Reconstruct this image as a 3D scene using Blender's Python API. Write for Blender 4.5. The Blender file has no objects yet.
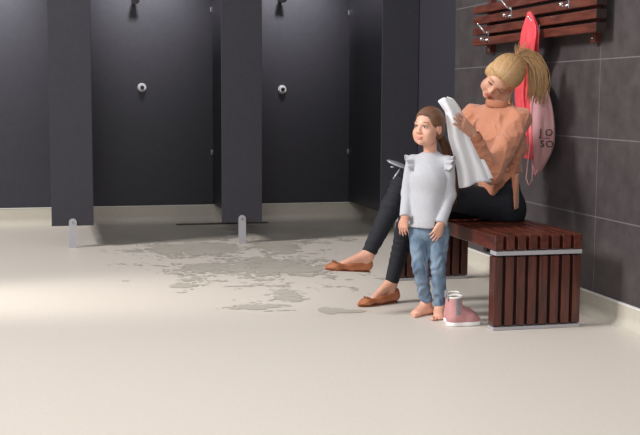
import bpy, bmesh, math, random
import numpy as np
from mathutils import Vector, Matrix, noise as mn
random.seed(4)
rng = np.random.RandomState(7)
sc = bpy.context.scene
COL = sc.collection
PI = math.pi

# ------------------------------------------------------------------ camera
FPX = 1100.0
yaw, pitch, roll = .2433, .1083, .0053
CAM = np.array([0, 0, 1.10])
fw = np.array([math.sin(yaw)*math.cos(pitch), math.cos(yaw)*math.cos(pitch), -math.sin(pitch)])
rt = np.cross(fw, [0, 0, 1]); rt /= np.linalg.norm(rt)
up = np.cross(rt, fw)
c_, s_ = math.cos(roll), math.sin(roll)
rt, up = c_*rt+s_*up, -s_*rt+c_*up
cd = bpy.data.cameras.new('camera'); cam = bpy.data.objects.new('camera', cd); COL.objects.link(cam)
cd.sensor_width = 36; cd.lens = FPX/640*36; cd.clip_start = .05; cd.clip_end = 60
M = Matrix.Identity(4)
for i in range(3):
    M[i][0] = rt[i]; M[i][1] = up[i]; M[i][2] = -fw[i]; M[i][3] = CAM[i]
cam.matrix_world = M
sc.camera = cam

def ray(x, y): return fw+(x-320)/FPX*rt+(217.5-y)/FPX*up
def P(x, y, Y):                       # a place measured off the photo, at a known depth in the room
    d = ray(x, y); return CAM+d*(Y/d[1])
def FL(x, y):
    d = ray(x, y); return CAM+d*(-CAM[2]/d[2])

# ------------------------------------------------------------------ materials
def lin(c):
    return tuple(((v/255)/12.92 if v/255 <= .04045 else ((v/255+.055)/1.055)**2.4) for v in c)+(1,)
MATS = {}
def mat(name, rgb, rough=.6, metal=0, rgb2=None, scale=20, detail=4, stretch=(1, 1, 1), bump=0, bscale=None, spec=.5, sheen=0, sss=0, coat=0, trans=0, attr=None, lo=.35, hi=.65):
    m = bpy.data.materials.new(name); m.use_nodes = True
    nt = m.node_tree; N = nt.nodes; Lk = nt.links
    b = N['Principled BSDF']
    b.inputs['Base Color'].default_value = lin(rgb)
    b.inputs['Roughness'].default_value = rough; b.inputs['Metallic'].default_value = metal
    b.inputs['Specular IOR Level'].default_value = spec
    if sheen: b.inputs['Sheen Weight'].default_value = sheen; b.inputs['Sheen Roughness'].default_value = .5
    if sss:
        b.inputs['Subsurface Weight'].default_value = sss; b.inputs['Subsurface Scale'].default_value = .01
        b.inputs['Subsurface Radius'].default_value = (1, .4, .25)
    if coat: b.inputs['Coat Weight'].default_value = coat; b.inputs['Coat Roughness'].default_value = .15
    if trans: b.inputs['Transmission Weight'].default_value = trans
    tc = N.new('ShaderNodeTexCoord'); mp = N.new('ShaderNodeMapping')
    mp.inputs['Scale'].default_value = stretch
    Lk.new(tc.outputs['Object'], mp.inputs['Vector'])
    if attr:
        at = N.new('ShaderNodeAttribute'); at.attribute_name = attr
        Lk.new(at.outputs['Vector'], mp.inputs['Vector'])
    if rgb2 is not None:
        n = N.new('ShaderNodeTexNoise'); n.inputs['Scale'].default_value = scale; n.inputs['Detail'].default_value = detail
        Lk.new(mp.outputs['Vector'], n.inputs['Vector'])
        r = N.new('ShaderNodeValToRGB'); r.color_ramp.elements[0].position = lo; r.color_ramp.elements[1].position = hi
        r.color_ramp.elements[0].color = lin(rgb); r.color_ramp.elements[1].color = lin(rgb2)
        Lk.new(n.outputs['Fac'], r.inputs['Fac']); Lk.new(r.outputs['Color'], b.inputs['Base Color'])
    if bump:
        n2 = N.new('ShaderNodeTexNoise'); n2.inputs['Scale'].default_value = bscale or scale; n2.inputs['Detail'].default_value = 5
        Lk.new(mp.outputs['Vector'], n2.inputs['Vector'])
        bp = N.new('ShaderNodeBump'); bp.inputs['Strength'].default_value = bump; bp.inputs['Distance'].default_value = .01
        Lk.new(n2.outputs['Fac'], bp.inputs['Height']); Lk.new(bp.outputs['Normal'], b.inputs['Normal'])
    MATS[name] = m
    return m

m_floor = mat('cream_vinyl', (209, 200, 190), .45, rgb2=(213, 204, 194), scale=60, spec=.4)
m_cove = mat('cream_vinyl_upstand', (196, 189, 176), .5, rgb2=(201, 194, 181), scale=40)
m_cap = mat('white_capping', (228, 226, 222), .4)
m_lam = mat('charcoal_laminate', (57, 56, 63), .42, rgb2=(60, 59, 66), scale=30, spec=.3)
m_lam_edge = mat('laminate_edge', (40, 40, 45), .5)
m_white = mat('white_enamel', (222, 220, 224), .3)
m_steel = mat('brushed_steel', (190, 190, 194), .32, metal=1, rgb2=(175, 175, 180), scale=80, stretch=(1, 1, 8))
m_alu = mat('satin_aluminium', (180, 178, 183), .42, metal=.25)
m_chrome = mat('chrome', (225, 225, 228), .12, metal=1)
m_black = mat('black_plastic', (18, 18, 20), .4)
m_wood = mat('dark_red_stained_wood', (62, 25, 16), .36, rgb2=(96, 43, 29), scale=9, stretch=(6, .8, 6), bump=.08, coat=.25)
m_woodv = mat('dark_red_stained_wood_upright', (60, 24, 16), .4, rgb2=(94, 42, 29), scale=9, stretch=(6, 6, .8), bump=.08, coat=.25)
m_wood_rack = mat('reddish_stained_wood', (76, 36, 27), .4, rgb2=(108, 55, 42), scale=9, stretch=(6, .8, 6), bump=.08, coat=.2)
m_wood_dark = mat('dark_end_grain', (30, 17, 14), .6, rgb2=(42, 24, 19), scale=60)
m_water = mat('wet_floor_film', (193, 185, 173), .3, rgb2=(200, 192, 181), scale=6, spec=.6)
m_skinw = mat('skin_woman', (206, 152, 128), .48, rgb2=(214, 162, 138), scale=14, sss=.12)
m_skinc = mat('skin_child', (213, 160, 136), .48, rgb2=(220, 168, 145), scale=14, sss=.12)
m_lips = mat('lips', (196, 108, 100), .35)
m_lipsc = mat('lips_child', (214, 138, 122), .4)
m_sweat = mat('peach_knit', (186, 122, 93), .85, rgb2=(194, 131, 102), scale=120, bump=.25, bscale=260, sheen=.3)
m_sweat2 = mat('peach_rib', (176, 113, 86), .9, rgb2=(188, 124, 96), scale=160, bump=.3, bscale=200)
m_navy = mat('navy_denim', (13, 14, 22), .8, rgb2=(21, 24, 36), scale=90, bump=.2)
m_jeans = mat('blue_denim', (80, 103, 128), .85, rgb2=(130, 150, 170), scale=16, detail=8, stretch=(1, 1, .55), bump=.25, bscale=120)
m_shirt = mat('grey_marl_jersey', (178, 179, 185), .9, rgb2=(190, 191, 197), scale=220, bump=.1, sheen=.2)
m_towel = mat('white_terry', (246, 246, 250), .95, bump=.2, bscale=350, sheen=.4)
m_leather = mat('tan_leather', (164, 98, 64), .36, rgb2=(178, 110, 72), scale=30, coat=.2)
m_leather2 = mat('dark_tan_leather', (120, 62, 36), .5)
m_boot = mat('dusty_pink_leather', (190, 136, 136), .5, rgb2=(200, 146, 145), scale=25)
m_elastic = mat('grey_elastic', (150, 146, 150), .8, rgb2=(128, 124, 130), scale=90, stretch=(4, 4, .2))
m_rubber = mat('white_rubber', (240, 238, 238), .5)
m_fleece = mat('white_fleece', (238, 234, 228), .95, bump=.8, bscale=180)
m_coral = mat('coral_fabric', (220, 70, 80), .6, rgb2=(230, 84, 92), scale=20)
m_pink = mat('pale_pink_fabric', (192, 146, 149), .6, rgb2=(202, 156, 158), scale=12)
m_print = mat('black_print', (28, 24, 28), .6)
m_cord = mat('pink_cord', (236, 176, 176), .7)
m_blond = mat('blond_hair', (160, 120, 78), .42, rgb2=(216, 180, 132), scale=1.0, attr='strand', lo=.3, hi=.7, detail=2)
m_brown = mat('brown_hair', (92, 62, 46), .42, rgb2=(134, 94, 68), scale=1.0, attr='strand', lo=.3, hi=.7, detail=2)
m_browb = mat('brow_blond', (132, 92, 62), .8)
m_browc = mat('brow_brown', (100, 66, 48), .8)
m_lash = mat('lashes', (38, 26, 24), .7)
m_eye = mat('eye_white', (225, 218, 212), .2)
m_iris = mat('iris', (58, 44, 38), .2)
m_nail = mat('nail', (206, 120, 112), .3)
m_case = mat('silver_grey_shell', (168, 170, 178), .3, metal=.5)
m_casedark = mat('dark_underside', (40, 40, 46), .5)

# wall tile: large stone-look tiles with thin pale grout (joints measured in metres)
def tile_material():
    m = bpy.data.materials.new('charcoal_stone_tile'); m.use_nodes = True
    nt = m.node_tree; N = nt.nodes; Lk = nt.links; b = N['Principled BSDF']
    tc = N.new('ShaderNodeTexCoord'); sp = N.new('ShaderNodeSeparateXYZ'); Lk.new(tc.outputs['Object'], sp.inputs[0])
    def joint(sock, off, period, w):
        a = N.new('ShaderNodeMath'); a.operation = 'SUBTRACT'; Lk.new(sock, a.inputs[0]); a.inputs[1].default_value = off-period*20-period/2
        d = N.new('ShaderNodeMath'); d.operation = 'MODULO'; Lk.new(a.outputs[0], d.inputs[0]); d.inputs[1].default_value = period
        e = N.new('ShaderNodeMath'); e.operation = 'SUBTRACT'; Lk.new(d.outputs[0], e.inputs[0]); e.inputs[1].default_value = period/2
        g = N.new('ShaderNodeMath'); g.operation = 'ABSOLUTE'; Lk.new(e.outputs[0], g.inputs[0])
        h = N.new('ShaderNodeMath'); h.operation = 'LESS_THAN'; Lk.new(g.outputs[0], h.inputs[0]); h.inputs[1].default_value = w
        return h.outputs[0]
    jz = joint(sp.outputs['Z'], .102, .40, .0026); jy = joint(sp.outputs['Y'], 5.10, 1.20, .0022)
    mx = N.new('ShaderNodeMath'); mx.operation = 'MAXIMUM'; Lk.new(jz, mx.inputs[0]); Lk.new(jy, mx.inputs[1])
    n = N.new('ShaderNodeTexNoise'); n.inputs['Scale'].default_value = 7; n.inputs['Detail'].default_value = 9; n.inputs['Roughness'].default_value = .68
    Lk.new(tc.outputs['Object'], n.inputs['Vector'])
    r = N.new('ShaderNodeValToRGB'); r.color_ramp.elements[0].position = .36; r.color_ramp.elements[1].position = .66
    r.color_ramp.elements[0].color = lin((62, 56, 58)); r.color_ramp.elements[1].color = lin((80, 73, 74))
    Lk.new(n.outputs['Fac'], r.inputs['Fac'])
    k = N.new('ShaderNodeMix'); k.data_type = 'RGBA'
    Lk.new(mx.outputs[0], k.inputs['Factor']); Lk.new(r.outputs['Color'], k.inputs[6]); k.inputs[7].default_value = lin((112, 108, 110))
    Lk.new(k.outputs[2], b.inputs['Base Color']); b.inputs['Roughness'].default_value = .5
    bp = N.new('ShaderNodeBump'); bp.inputs['Strength'].default_value = .12; bp.inputs['Distance'].default_value = .004
    Lk.new(n.outputs['Fac'], bp.inputs['Height']); Lk.new(bp.outputs['Normal'], b.inputs['Normal'])
    return m
m_tile = tile_material()

# ------------------------------------------------------------------ mesh helpers
def link(name, me, mats, parent=None, smooth=False):
    o = bpy.data.objects.new(name, me); COL.objects.link(o)
    for m in (mats if isinstance(mats, (list, tuple)) else [mats]): me.materials.append(m)
    if smooth:
        me.polygons.foreach_set('use_smooth', [True]*len(me.polygons))
    if parent is not None:
        o.parent = parent; o.matrix_parent_inverse = parent_inv(parent)
    return o
def parent_inv(p):                    # meshes are modelled in world coordinates
    return Matrix.Translation(-p.location) if p.type == 'EMPTY' else Matrix.Identity(4)
def empty(name, loc, label, cat, group=None):
    o = bpy.data.objects.new(name, None); COL.objects.link(o); o.location = loc; o.empty_display_size = .1
    return tag(o, label, cat, group)
def tag(o, label, cat, group=None, kind=None):
    if label: o['label'] = label
    if cat: o['category'] = cat
    if group: o['group'] = group
    if kind: o['kind'] = kind
    return o
def struct(o): o['kind'] = 'structure'; return o

class MB:
    def __init__(s): s.bm = bmesh.new(); s.mi = 0
    def box(s, x0, x1, y0, y1, z0, z1, bev=0, mi=None):
        r = bmesh.ops.create_cube(s.bm, size=1)
        for v in r['verts']:
            v.co = Vector(((x0+x1)/2+v.co.x*(x1-x0), (y0+y1)/2+v.co.y*(y1-y0), (z0+z1)/2+v.co.z*(z1-z0)))
        fs = {f for v in r['verts'] for f in v.link_faces}
        if mi is not None:
            for f in fs: f.material_index = mi
        if bev:
            es = {e for v in r['verts'] for e in v.link_edges}
            bmesh.ops.bevel(s.bm, geom=list(es), offset=bev, segments=2, affect='EDGES', profile=.5)
        return s
    def cyl(s, a, b, r0, r1=None, seg=20, mi=None, caps=True):
        a = Vector(a); b = Vector(b); r1 = r0 if r1 is None else r1
        d = b-a; q = Vector((0, 0, 1)).rotation_difference(d.normalized()).to_matrix().to_4x4()
        rr = bmesh.ops.create_cone(s.bm, cap_ends=caps, segments=seg, radius1=r0, radius2=r1, depth=d.length, matrix=Matrix.Translation((a+b)/2) @ q)
        for f in {f for v in rr['verts'] for f in v.link_faces}:
            if mi is not None: f.material_index = mi
            if len(f.verts) == 4: f.smooth = True
        return s
    def ball(s, c, r, sx=1, sy=1, sz=1, mi=None, seg=20):
        rr = bmesh.ops.create_uvsphere(s.bm, u_segments=seg, v_segments=seg//2, radius=r, matrix=Matrix.Translation(c) @ Matrix.Diagonal((sx, sy, sz, 1)))
        for f in {f for v in rr['verts'] for f in v.link_faces}:
            f.smooth = True
            if mi is not None: f.material_index = mi
        return s
    def tube(s, pts, rad, seg=8, mi=None, flat=1.0):
        pts = [Vector(p) for p in pts]; n = len(pts)
        rad = [rad]*n if not hasattr(rad, '__len__') else rad
        rings = []; ref = None
        for i, p in enumerate(pts):
            t = (pts[min(i+1, n-1)]-pts[max(i-1, 0)]).normalized()
            if ref is None:
                ref = t.orthogonal().normalized()
            ref = (ref-t*ref.dot(t)).normalized(); b = t.cross(ref)
            rings.append([s.bm.verts.new(p+(ref*math.cos(2*PI*k/seg)+b*flat*math.sin(2*PI*k/seg))*rad[i]) for k in range(seg)])
        for i in range(n-1):
            for k in range(seg):
                f = s.bm.faces.new((rings[i][k], rings[i][(k+1) % seg], rings[i+1][(k+1) % seg], rings[i+1][k])); f.smooth = True
                if mi is not None: f.material_index = mi
        for rr in (rings[0][::-1], rings[-1]):
            f = s.bm.faces.new(rr)
            if mi is not None: f.material_index = mi
        return s
    def prism(s, prof, axis, a, b, mi=None):           # prof: list of 2D points; axis 'x','y','z'
        def mk(p, t):
            return {'x': (t, p[0], p[1]), 'y': (p[0], t, p[1]), 'z': (p[0], p[1], t)}[axis]
        v0 = [s.bm.verts.new(mk(p, a)) for p in prof]; v1 = [s.bm.verts.new(mk(p, b)) for p in prof]
        n = len(prof); fs = []
        for i in range(n): fs.append(s.bm.faces.new((v0[i], v0[(i+1) % n], v1[(i+1) % n], v1[i])))
        fs.append(s.bm.faces.new(v0[::-1])); fs.append(s.bm.faces.new(v1))
        if mi is not None:
            for f in fs: f.material_index = mi
        return s
    def done(s, name, mats, parent=None):
        bmesh.ops.recalc_face_normals(s.bm, faces=s.bm.faces[:])
        me = bpy.data.meshes.new(name); s.bm.to_mesh(me); s.bm.free()
        return link(name, me, mats, parent)

def sheet(fn, nu, nv, thick, name, mats, parent=None, mi_fn=None):
    """closed thin solid from a surface fn(u,v)->point, thickness along the normal"""
    U = np.linspace(0, 1, nu); V = np.linspace(0, 1, nv)
    G = np.array([[fn(u, v) for v in V] for u in U])
    du = np.gradient(G, axis=0); dv = np.gradient(G, axis=1)
    n = np.cross(du, dv); n /= np.linalg.norm(n, axis=2, keepdims=True)+1e-12
    A = (G+n*thick/2).reshape(-1, 3); B = (G-n*thick/2).reshape(-1, 3)
    vs = np.vstack([A, B]); N = nu*nv; fs = []
    idx = lambda i, j: i*nv+j
    for i in range(nu-1):
        for j in range(nv-1):
            a, b, c, d = idx(i, j), idx(i+1, j), idx(i+1, j+1), idx(i, j+1)
            fs.append((a, b, c, d)); fs.append((N+d, N+c, N+b, N+a))
    for i in range(nu-1):
        a, b = idx(i, 0), idx(i+1, 0); fs.append((b, a, N+a, N+b))
        a, b = idx(i, nv-1), idx(i+1, nv-1); fs.append((a, b, N+b, N+a))
    for j in range(nv-1):
        a, b = idx(0, j), idx(0, j+1); fs.append((a, b, N+b, N+a))
        a, b = idx(nu-1, j), idx(nu-1, j+1); fs.append((b, a, N+a, N+b))
    me = bpy.data.meshes.new(name); me.from_pydata(vs.tolist(), [], fs); me.update()
    o = link(name, me, mats, parent, smooth=True)
    if mi_fn:
        for p in me.polygons: p.material_index = mi_fn(p.center)
    return o

# ------------------------------------------------------------------ signed-distance sculpting
class SDF:
    def __init__(s, lo, hi, h):
        s.lo = np.array(lo, float); s.h = h
        s.n = np.ceil((np.array(hi)-s.lo)/h).astype(int)+1
        s.F = np.full(s.n, .08, np.float32)
        s.ax = [(s.lo[i]+h*np.arange(s.n[i])).astype(np.float32) for i in range(3)]
    def reg(s, lo, hi):
        sl = []
        for i in range(3):
            a = int(np.clip(math.floor((lo[i]-s.lo[i])/s.h), 0, s.n[i])); b = int(np.clip(math.ceil((hi[i]-s.lo[i])/s.h)+1, 0, s.n[i]))
            sl.append(slice(a, b))
        X = s.ax[0][sl[0]][:, None, None]; Y = s.ax[1][sl[1]][None, :, None]; Z = s.ax[2][sl[2]][None, None, :]
        return tuple(sl), X, Y, Z
    def put(s, fn, lo, hi, k, op='u'):
        sl, X, Y, Z = s.reg(lo, hi)
        if min(X.size, Y.size, Z.size) == 0: return s
        d = fn(X, Y, Z).astype(np.float32); a = s.F[sl]
        if op == 'u':
            hh = np.maximum(k-np.abs(a-d), 0)/k
            s.F[sl] = np.minimum(a, d)-hh*hh*k/4
        else:
            d = -d; hh = np.maximum(k-np.abs(a-d), 0)/k
            s.F[sl] = np.maximum(a, d)+hh*hh*k/4
        return s
    def cone(s, a, b, ra, rb, k=.02, op='u', flat=None):
        a = np.array(a, float); b = np.array(b, float); m = max(ra, rb)*(1 if flat is None else max(1, flat[1]))+k+3*s.h
        ba = b-a; L2 = ba@ba+1e-12
        def fn(X, Y, Z):
            x, y, z = X-a[0], Y-a[1], Z-a[2]
            t = np.clip((x*ba[0]+y*ba[1]+z*ba[2])/L2, 0, 1)
            x = x-t*ba[0]; y = y-t*ba[1]; z = z-t*ba[2]
            if flat is not None:                      # squash/stretch along a direction
                dr = np.array(flat[0], float); dr /= np.linalg.norm(dr); g = 1/flat[1]-1
                q = x*dr[0]+y*dr[1]+z*dr[2]
                x = x+q*g*dr[0]; y = y+q*g*dr[1]; z = z+q*g*dr[2]
            r = ra+(rb-ra)*t
            d = np.sqrt(x*x+y*y+z*z)-r
            return d*(min(1, flat[1]) if flat is not None else 1)
        return s.put(fn, np.minimum(a, b)-m, np.maximum(a, b)+m, k, op)
    def ell(s, c, r, R=None, k=.02, op='u'):
        c = np.array(c, float); r = np.array(r, float); R = np.eye(3) if R is None else np.array(R)   # rows = local axes
        m = r.max()+k+3*s.h
        def fn(X, Y, Z):
            x, y, z = X-c[0], Y-c[1], Z-c[2]
            q = [(R[i][0]*x+R[i][1]*y+R[i][2]*z) for i in range(3)]
            k0 = np.sqrt(sum((q[i]/r[i])**2 for i in range(3))); k1 = np.sqrt(sum((q[i]/r[i]**2)**2 for i in range(3)))+1e-9
            return k0*(k0-1)/k1
        return s.put(fn, c-m, c+m, k, op)
    def box(s, c, r, R=None, rnd=.01, k=.01, op='u'):
        c = np.array(c, float); r = np.array(r, float); R = np.eye(3) if R is None else np.array(R)
        m = np.linalg.norm(r)+k+3*s.h
        def fn(X, Y, Z):
            x, y, z = X-c[0], Y-c[1], Z-c[2]
            q = [np.abs(R[i][0]*x+R[i][1]*y+R[i][2]*z)-r[i]+rnd for i in range(3)]
            o = np.sqrt(sum(np.maximum(t, 0)**2 for t in q)); return o+np.minimum(np.maximum(np.maximum(q[0], q[1]), q[2]), 0)-rnd
        return s.put(fn, c-m, c+m, k, op)
    def plane(s, p, n, lo, hi, k=.004):               # cut away everything on the +n side inside lo..hi
        p = np.array(p, float); n = np.array(n, float); n /= np.linalg.norm(n)
        return s.put(lambda X, Y, Z: -((X-p[0])*n[0]+(Y-p[1])*n[1]+(Z-p[2])*n[2]), lo, hi, k, 's')
    def mesh(s, name, mats, parent=None, disp=None, mi_fn=None, strand=None, smooth_it=1):
        F = s.F; ins = F < 0
        c = np.zeros(np.array(F.shape)-1, np.int8)
        for i in (0, 1):
            for j in (0, 1):
                for k in (0, 1):
                    c += ins[i:F.shape[0]-1+i, j:F.shape[1]-1+j, k:F.shape[2]-1+k]
        act = np.argwhere((c > 0) & (c < 8))
        vid = np.full(c.shape, -1, np.int32); vid[tuple(act.T)] = np.arange(len(act))
        pos = np.zeros((len(act), 3)); cnt = np.zeros(len(act))
        cor = [(i, j, k) for i in (0, 1) for j in (0, 1) for k in (0, 1)]
        val = {q: F[act[:, 0]+q[0], act[:, 1]+q[1], act[:, 2]+q[2]] for q in cor}
        for q in cor:
            for a in range(3):
                if q[a] == 0:
                    w = list(q); w[a] = 1; w = tuple(w); v0, v1 = val[q], val[w]
                    m = (v0 < 0) != (v1 < 0); t = np.where(m, v0/(v0-v1+1e-20), 0)
                    pt = np.array(q, float)[None, :].repeat(len(act), 0); pt[:, a] += t
                    pos[m] += pt[m]; cnt[m] += 1
        pos = pos/cnt[:, None]+act
        pos = s.lo+pos*s.h
        quads = []
        for a in range(3):
            b, d = [(1, 2), (2, 0), (0, 1)][a]
            sl0 = [slice(1, -1)]*3; sl0[a] = slice(0, -1); sl1 = [slice(1, -1)]*3; sl1[a] = slice(1, None)
            A, B = ins[tuple(sl0)], ins[tuple(sl1)]
            e = np.argwhere(A != B); off = np.array([1, 1, 1]); off[a] = 0; e0 = e+off
            flip = A[tuple(e.T)]
            def cell(db, dd):
                q = e0.copy(); q[:, b] += db; q[:, d] += dd; return vid[tuple(q.T)]
            Q = np.stack([cell(-1, -1), cell(0, -1), cell(0, 0), cell(-1, 0)], 1)
            Q[~flip] = Q[~flip][:, ::-1]
            quads.append(Q)
        Q = np.vstack(quads)
        # light Laplacian relaxation
        for _ in range(smooth_it):
            acc = np.zeros_like(pos); n = np.zeros(len(pos))
            for i in range(4):
                np.add.at(acc, Q[:, i], pos[Q[:, (i+1) % 4]]); np.add.at(n, Q[:, i], 1)
                np.add.at(acc, Q[:, i], pos[Q[:, (i+3) % 4]]); np.add.at(n, Q[:, i], 1)
            pos = pos*.4+.6*acc/np.maximum(n, 1)[:, None]
        if disp is not None:
            nr = np.cross(pos[Q[:, 2]]-pos[Q[:, 0]], pos[Q[:, 3]]-pos[Q[:, 1]])
            vn = np.zeros_like(pos)
            for i in range(4): np.add.at(vn, Q[:, i], nr)
            vn /= np.linalg.norm(vn, axis=1, keepdims=True)+1e-12
            pos = pos+vn*np.array([disp(p) for p in pos])[:, None]
        me = bpy.data.meshes.new(name)
        me.vertices.add(len(pos)); me.vertices.foreach_set('co', pos.ravel())
        me.loops.add(Q.size); me.loops.foreach_set('vertex_index', Q.ravel())
        me.polygons.add(len(Q)); me.polygons.foreach_set('loop_start', np.arange(0, Q.size, 4)); me.polygons.foreach_set('loop_total', np.full(len(Q), 4))
        me.update(calc_edges=True); me.validate()
        o = link(name, me, mats, parent, smooth=True)
        if mi_fn is not None:
            cen = pos[Q].mean(1); me.polygons.foreach_set('material_index', mi_fn(cen).astype(np.int32))
        if strand is not None:
            at = me.attributes.new('strand', 'FLOAT_VECTOR', 'POINT'); at.data.foreach_set('vector', strand(pos).astype(np.float32).ravel())
        return o

def nz(p, s, seed=0): return mn.noise(Vector((p[0]*s[0]+seed, p[1]*s[1], p[2]*s[2])))
def V3(*a): return np.array(a, float)
def unit(a): a = np.array(a, float); return a/np.linalg.norm(a)
def frame(F, U):                      # rows: left, forward, up
    F = unit(F); L = unit(np.cross(U, F)); return np.array([L, F, np.cross(F, L)])

# ------------------------------------------------------------------ setting
WX = 2.72; YP = 8.20; YB = 9.66; PW = 2.82
struct(MB().box(-6, 3.2, -1.5, 10.2, -.06, 0).done('floor', m_floor))
struct(MB().box(WX, WX+.12, -1.5, 7.15, .0, 2.9).done('wall_right', m_tile))
struct(MB().box(PW, PW+.10, 7.15, YB+.1, 0, 2.9).done('wall_side_panel', m_lam))
def cove_profile(h, r, t=.012):
    pts = [(0, 0), (-(t+r), 0), (-(t+r), .0015)]
    for i in range(0, 9):
        a = PI/2*i/8
        pts.append((-t-r+r*math.sin(a), .0015+r-r*math.cos(a)))
    pts += [(-t, h), (0, h)]
    return pts
b = MB().prism([(WX+x, z) for x, z in cove_profile(.105, .05)], 'y', -1.5, 7.15); struct(b.done('baseboard_right', m_cove))
struct(MB().box(WX-.016, WX, -1.5, 7.15, .105, .1125).done('trim_1', m_cap))
b = MB().prism([(PW+x, z) for x, z in cove_profile(.150, .06)], 'y', 7.152, YB-.002); struct(b.done('baseboard_side', m_cove))
# back wall: pale coved upstand below, charcoal laminate lining above
struct(MB().box(-3, PW, YB, YB+.1, 0, 2.9).done('wall_back', m_cove))
b = MB().prism([(YB+x, z) for x, z in cove_profile(.150, .06)], 'x', -3, PW); struct(b.done('baseboard_back', m_cove))
struct(MB().box(-3, PW, YB-.016, YB-.001, .150, .157).done('trim_2', m_cap))
b = MB()
for x0, x1 in ((-2.335, -1.087), (-1.083, .165), (.169, 1.415), (1.419, 2.66), (2.664, PW-.001)):
    b.box(x0, x1, YB-.014, YB-.001, .160, 2.6, bev=.001)
struct(b.done('wall_back_lining', m_lam))

# ------------------------------------------------------------------ cubicle partitions
def partition(x0, x1, label, full=True):
    xc = (x0+x1)/2
    t = empty('cubicle_partition', (xc, YP, 0), label, 'partition', 'charcoal partitions between the shower cubicles')
    MB().box(x0, x1, YP-.009, YP+.009, .160, 2.35, bev=.0015).done('front_panel', m_lam, t)
    MB().box(xc-.009, xc+.009, YP+.009, YB-.016, .165, 2.35, bev=.0015).done('divider_panel', m_lam, t)
    # round-topped flat support bracket, on the floor
    w = .028; prof = [(xc-w, .0), (xc+w, .0)]
    for i in range(0, 13):
        a = PI*i/12; prof.append((xc+w*math.cos(a), .186+w*math.sin(a)))
    lg = MB(); lg.prism(prof, 'y', YP-.018, YP-.0095); lg.box(xc-w, xc+w, YP-.045, YP-.018, 0, .006)
    lg = lg.done('support_bracket', m_alu, t)
    MB().cyl((xc, YP-.0235, .186), (xc, YP-.018, .186), .0085, mi=0).cyl((xc, YP-.0245, .186), (xc, YP-.0235, .186), .004, mi=1).done('bolt', [m_steel, m_black], lg)
    for z in (.62, 1.86):
        for sx in (-1, 1):
            c = MB(); X = xc+sx*.009
            c.box(min(X, X+sx*.016), max(X, X+sx*.016), YB-.022, YB-.016, z-.022, z+.022, bev=.002)
            c.ball((X+sx*.009, YB-.023, z), .006)
            c.done('wall_clip', m_steel, t)
    return t
partition(.021, .321, 'charcoal partition with narrow front panel on steel foot, leftmost of the three')
partition(1.271, 1.578, 'charcoal partition on steel foot between the wet floor cubicles, middle of three')
partition(2.521, 2.815, 'charcoal partition at the right corner, its front panel directly behind the woman and child')

# shower fittings on the back wall
def valve(x, z, label):
    t = empty('shower_valve', (x, YB-.014, z), label, 'shower valve', 'round push valves on the cubicle back panels')
    y = YB-.014
    MB().cyl((x, y, z), (x, y-.010, z), .039, .036, 32).cyl((x, y-.010, z), (x, y-.030, z), .033, .030, 32).done('escutcheon', m_white, t)
    MB().cyl((x, y-.030, z), (x, y-.046, z), .017, .016, 24).done('push_button', m_black, t)
v1 = P(142, 87.5, YB-.03); v2 = P(282.5, 89.5, YB-.03)
valve(v1[0], v1[2], 'round chrome push valve on the back panel, left of the two')
valve(v2[0], v2[2], 'round chrome push valve on the back panel, right of the two')
def shower_head(x, z, label):
    t = empty('shower_spray', (x, YB-.014, z), label, 'shower head', 'wall showers at the top edge')
    y = YB-.014
    MB().cyl((x, y, z+.05), (x, y-.012, z+.05), .034, .030, 24).done('wall_plate', m_steel, t)
    MB().tube([(x, y-.01, z+.05), (x, y-.06, z+.052), (x, y-.10, z+.035)], [.016, .016, .018], 14).cyl((x, y-.088, z+.045), (x, y-.125, z-.004), .022, .036, 24).done('nozzle', m_steel, t)
h1 = P(135, 1, YB-.1); h2 = P(282, 0, YB-.1)
shower_head(h1[0], h1[2], 'dark metal shower head above the left push valve, cut by the top edge')
shower_head(h2[0], h2[2], 'dark metal shower head above the right push valve, cut by the top edge')

# slot drain on the cubicle floor
a = P(176, 222, 9.50)[0]; b_ = P(268, 222, 9.50)[0]
t = empty('floor_drain', ((a+b_)/2, 9.50, 0), 'long narrow dark slot drain on the cubicle floor behind the middle partition', 'drain')
MB().box(a, b_, 9.455, 9.545, 0.0005, .004, bev=.001).done('channel', m_black, t)
b = MB()
for i in range(int((b_-a)/.02)-1): b.box(a+.012+i*.02, a+.025+i*.02, 9.463, 9.537, .004, .0055)
b.done('grate', m_black, t)

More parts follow.
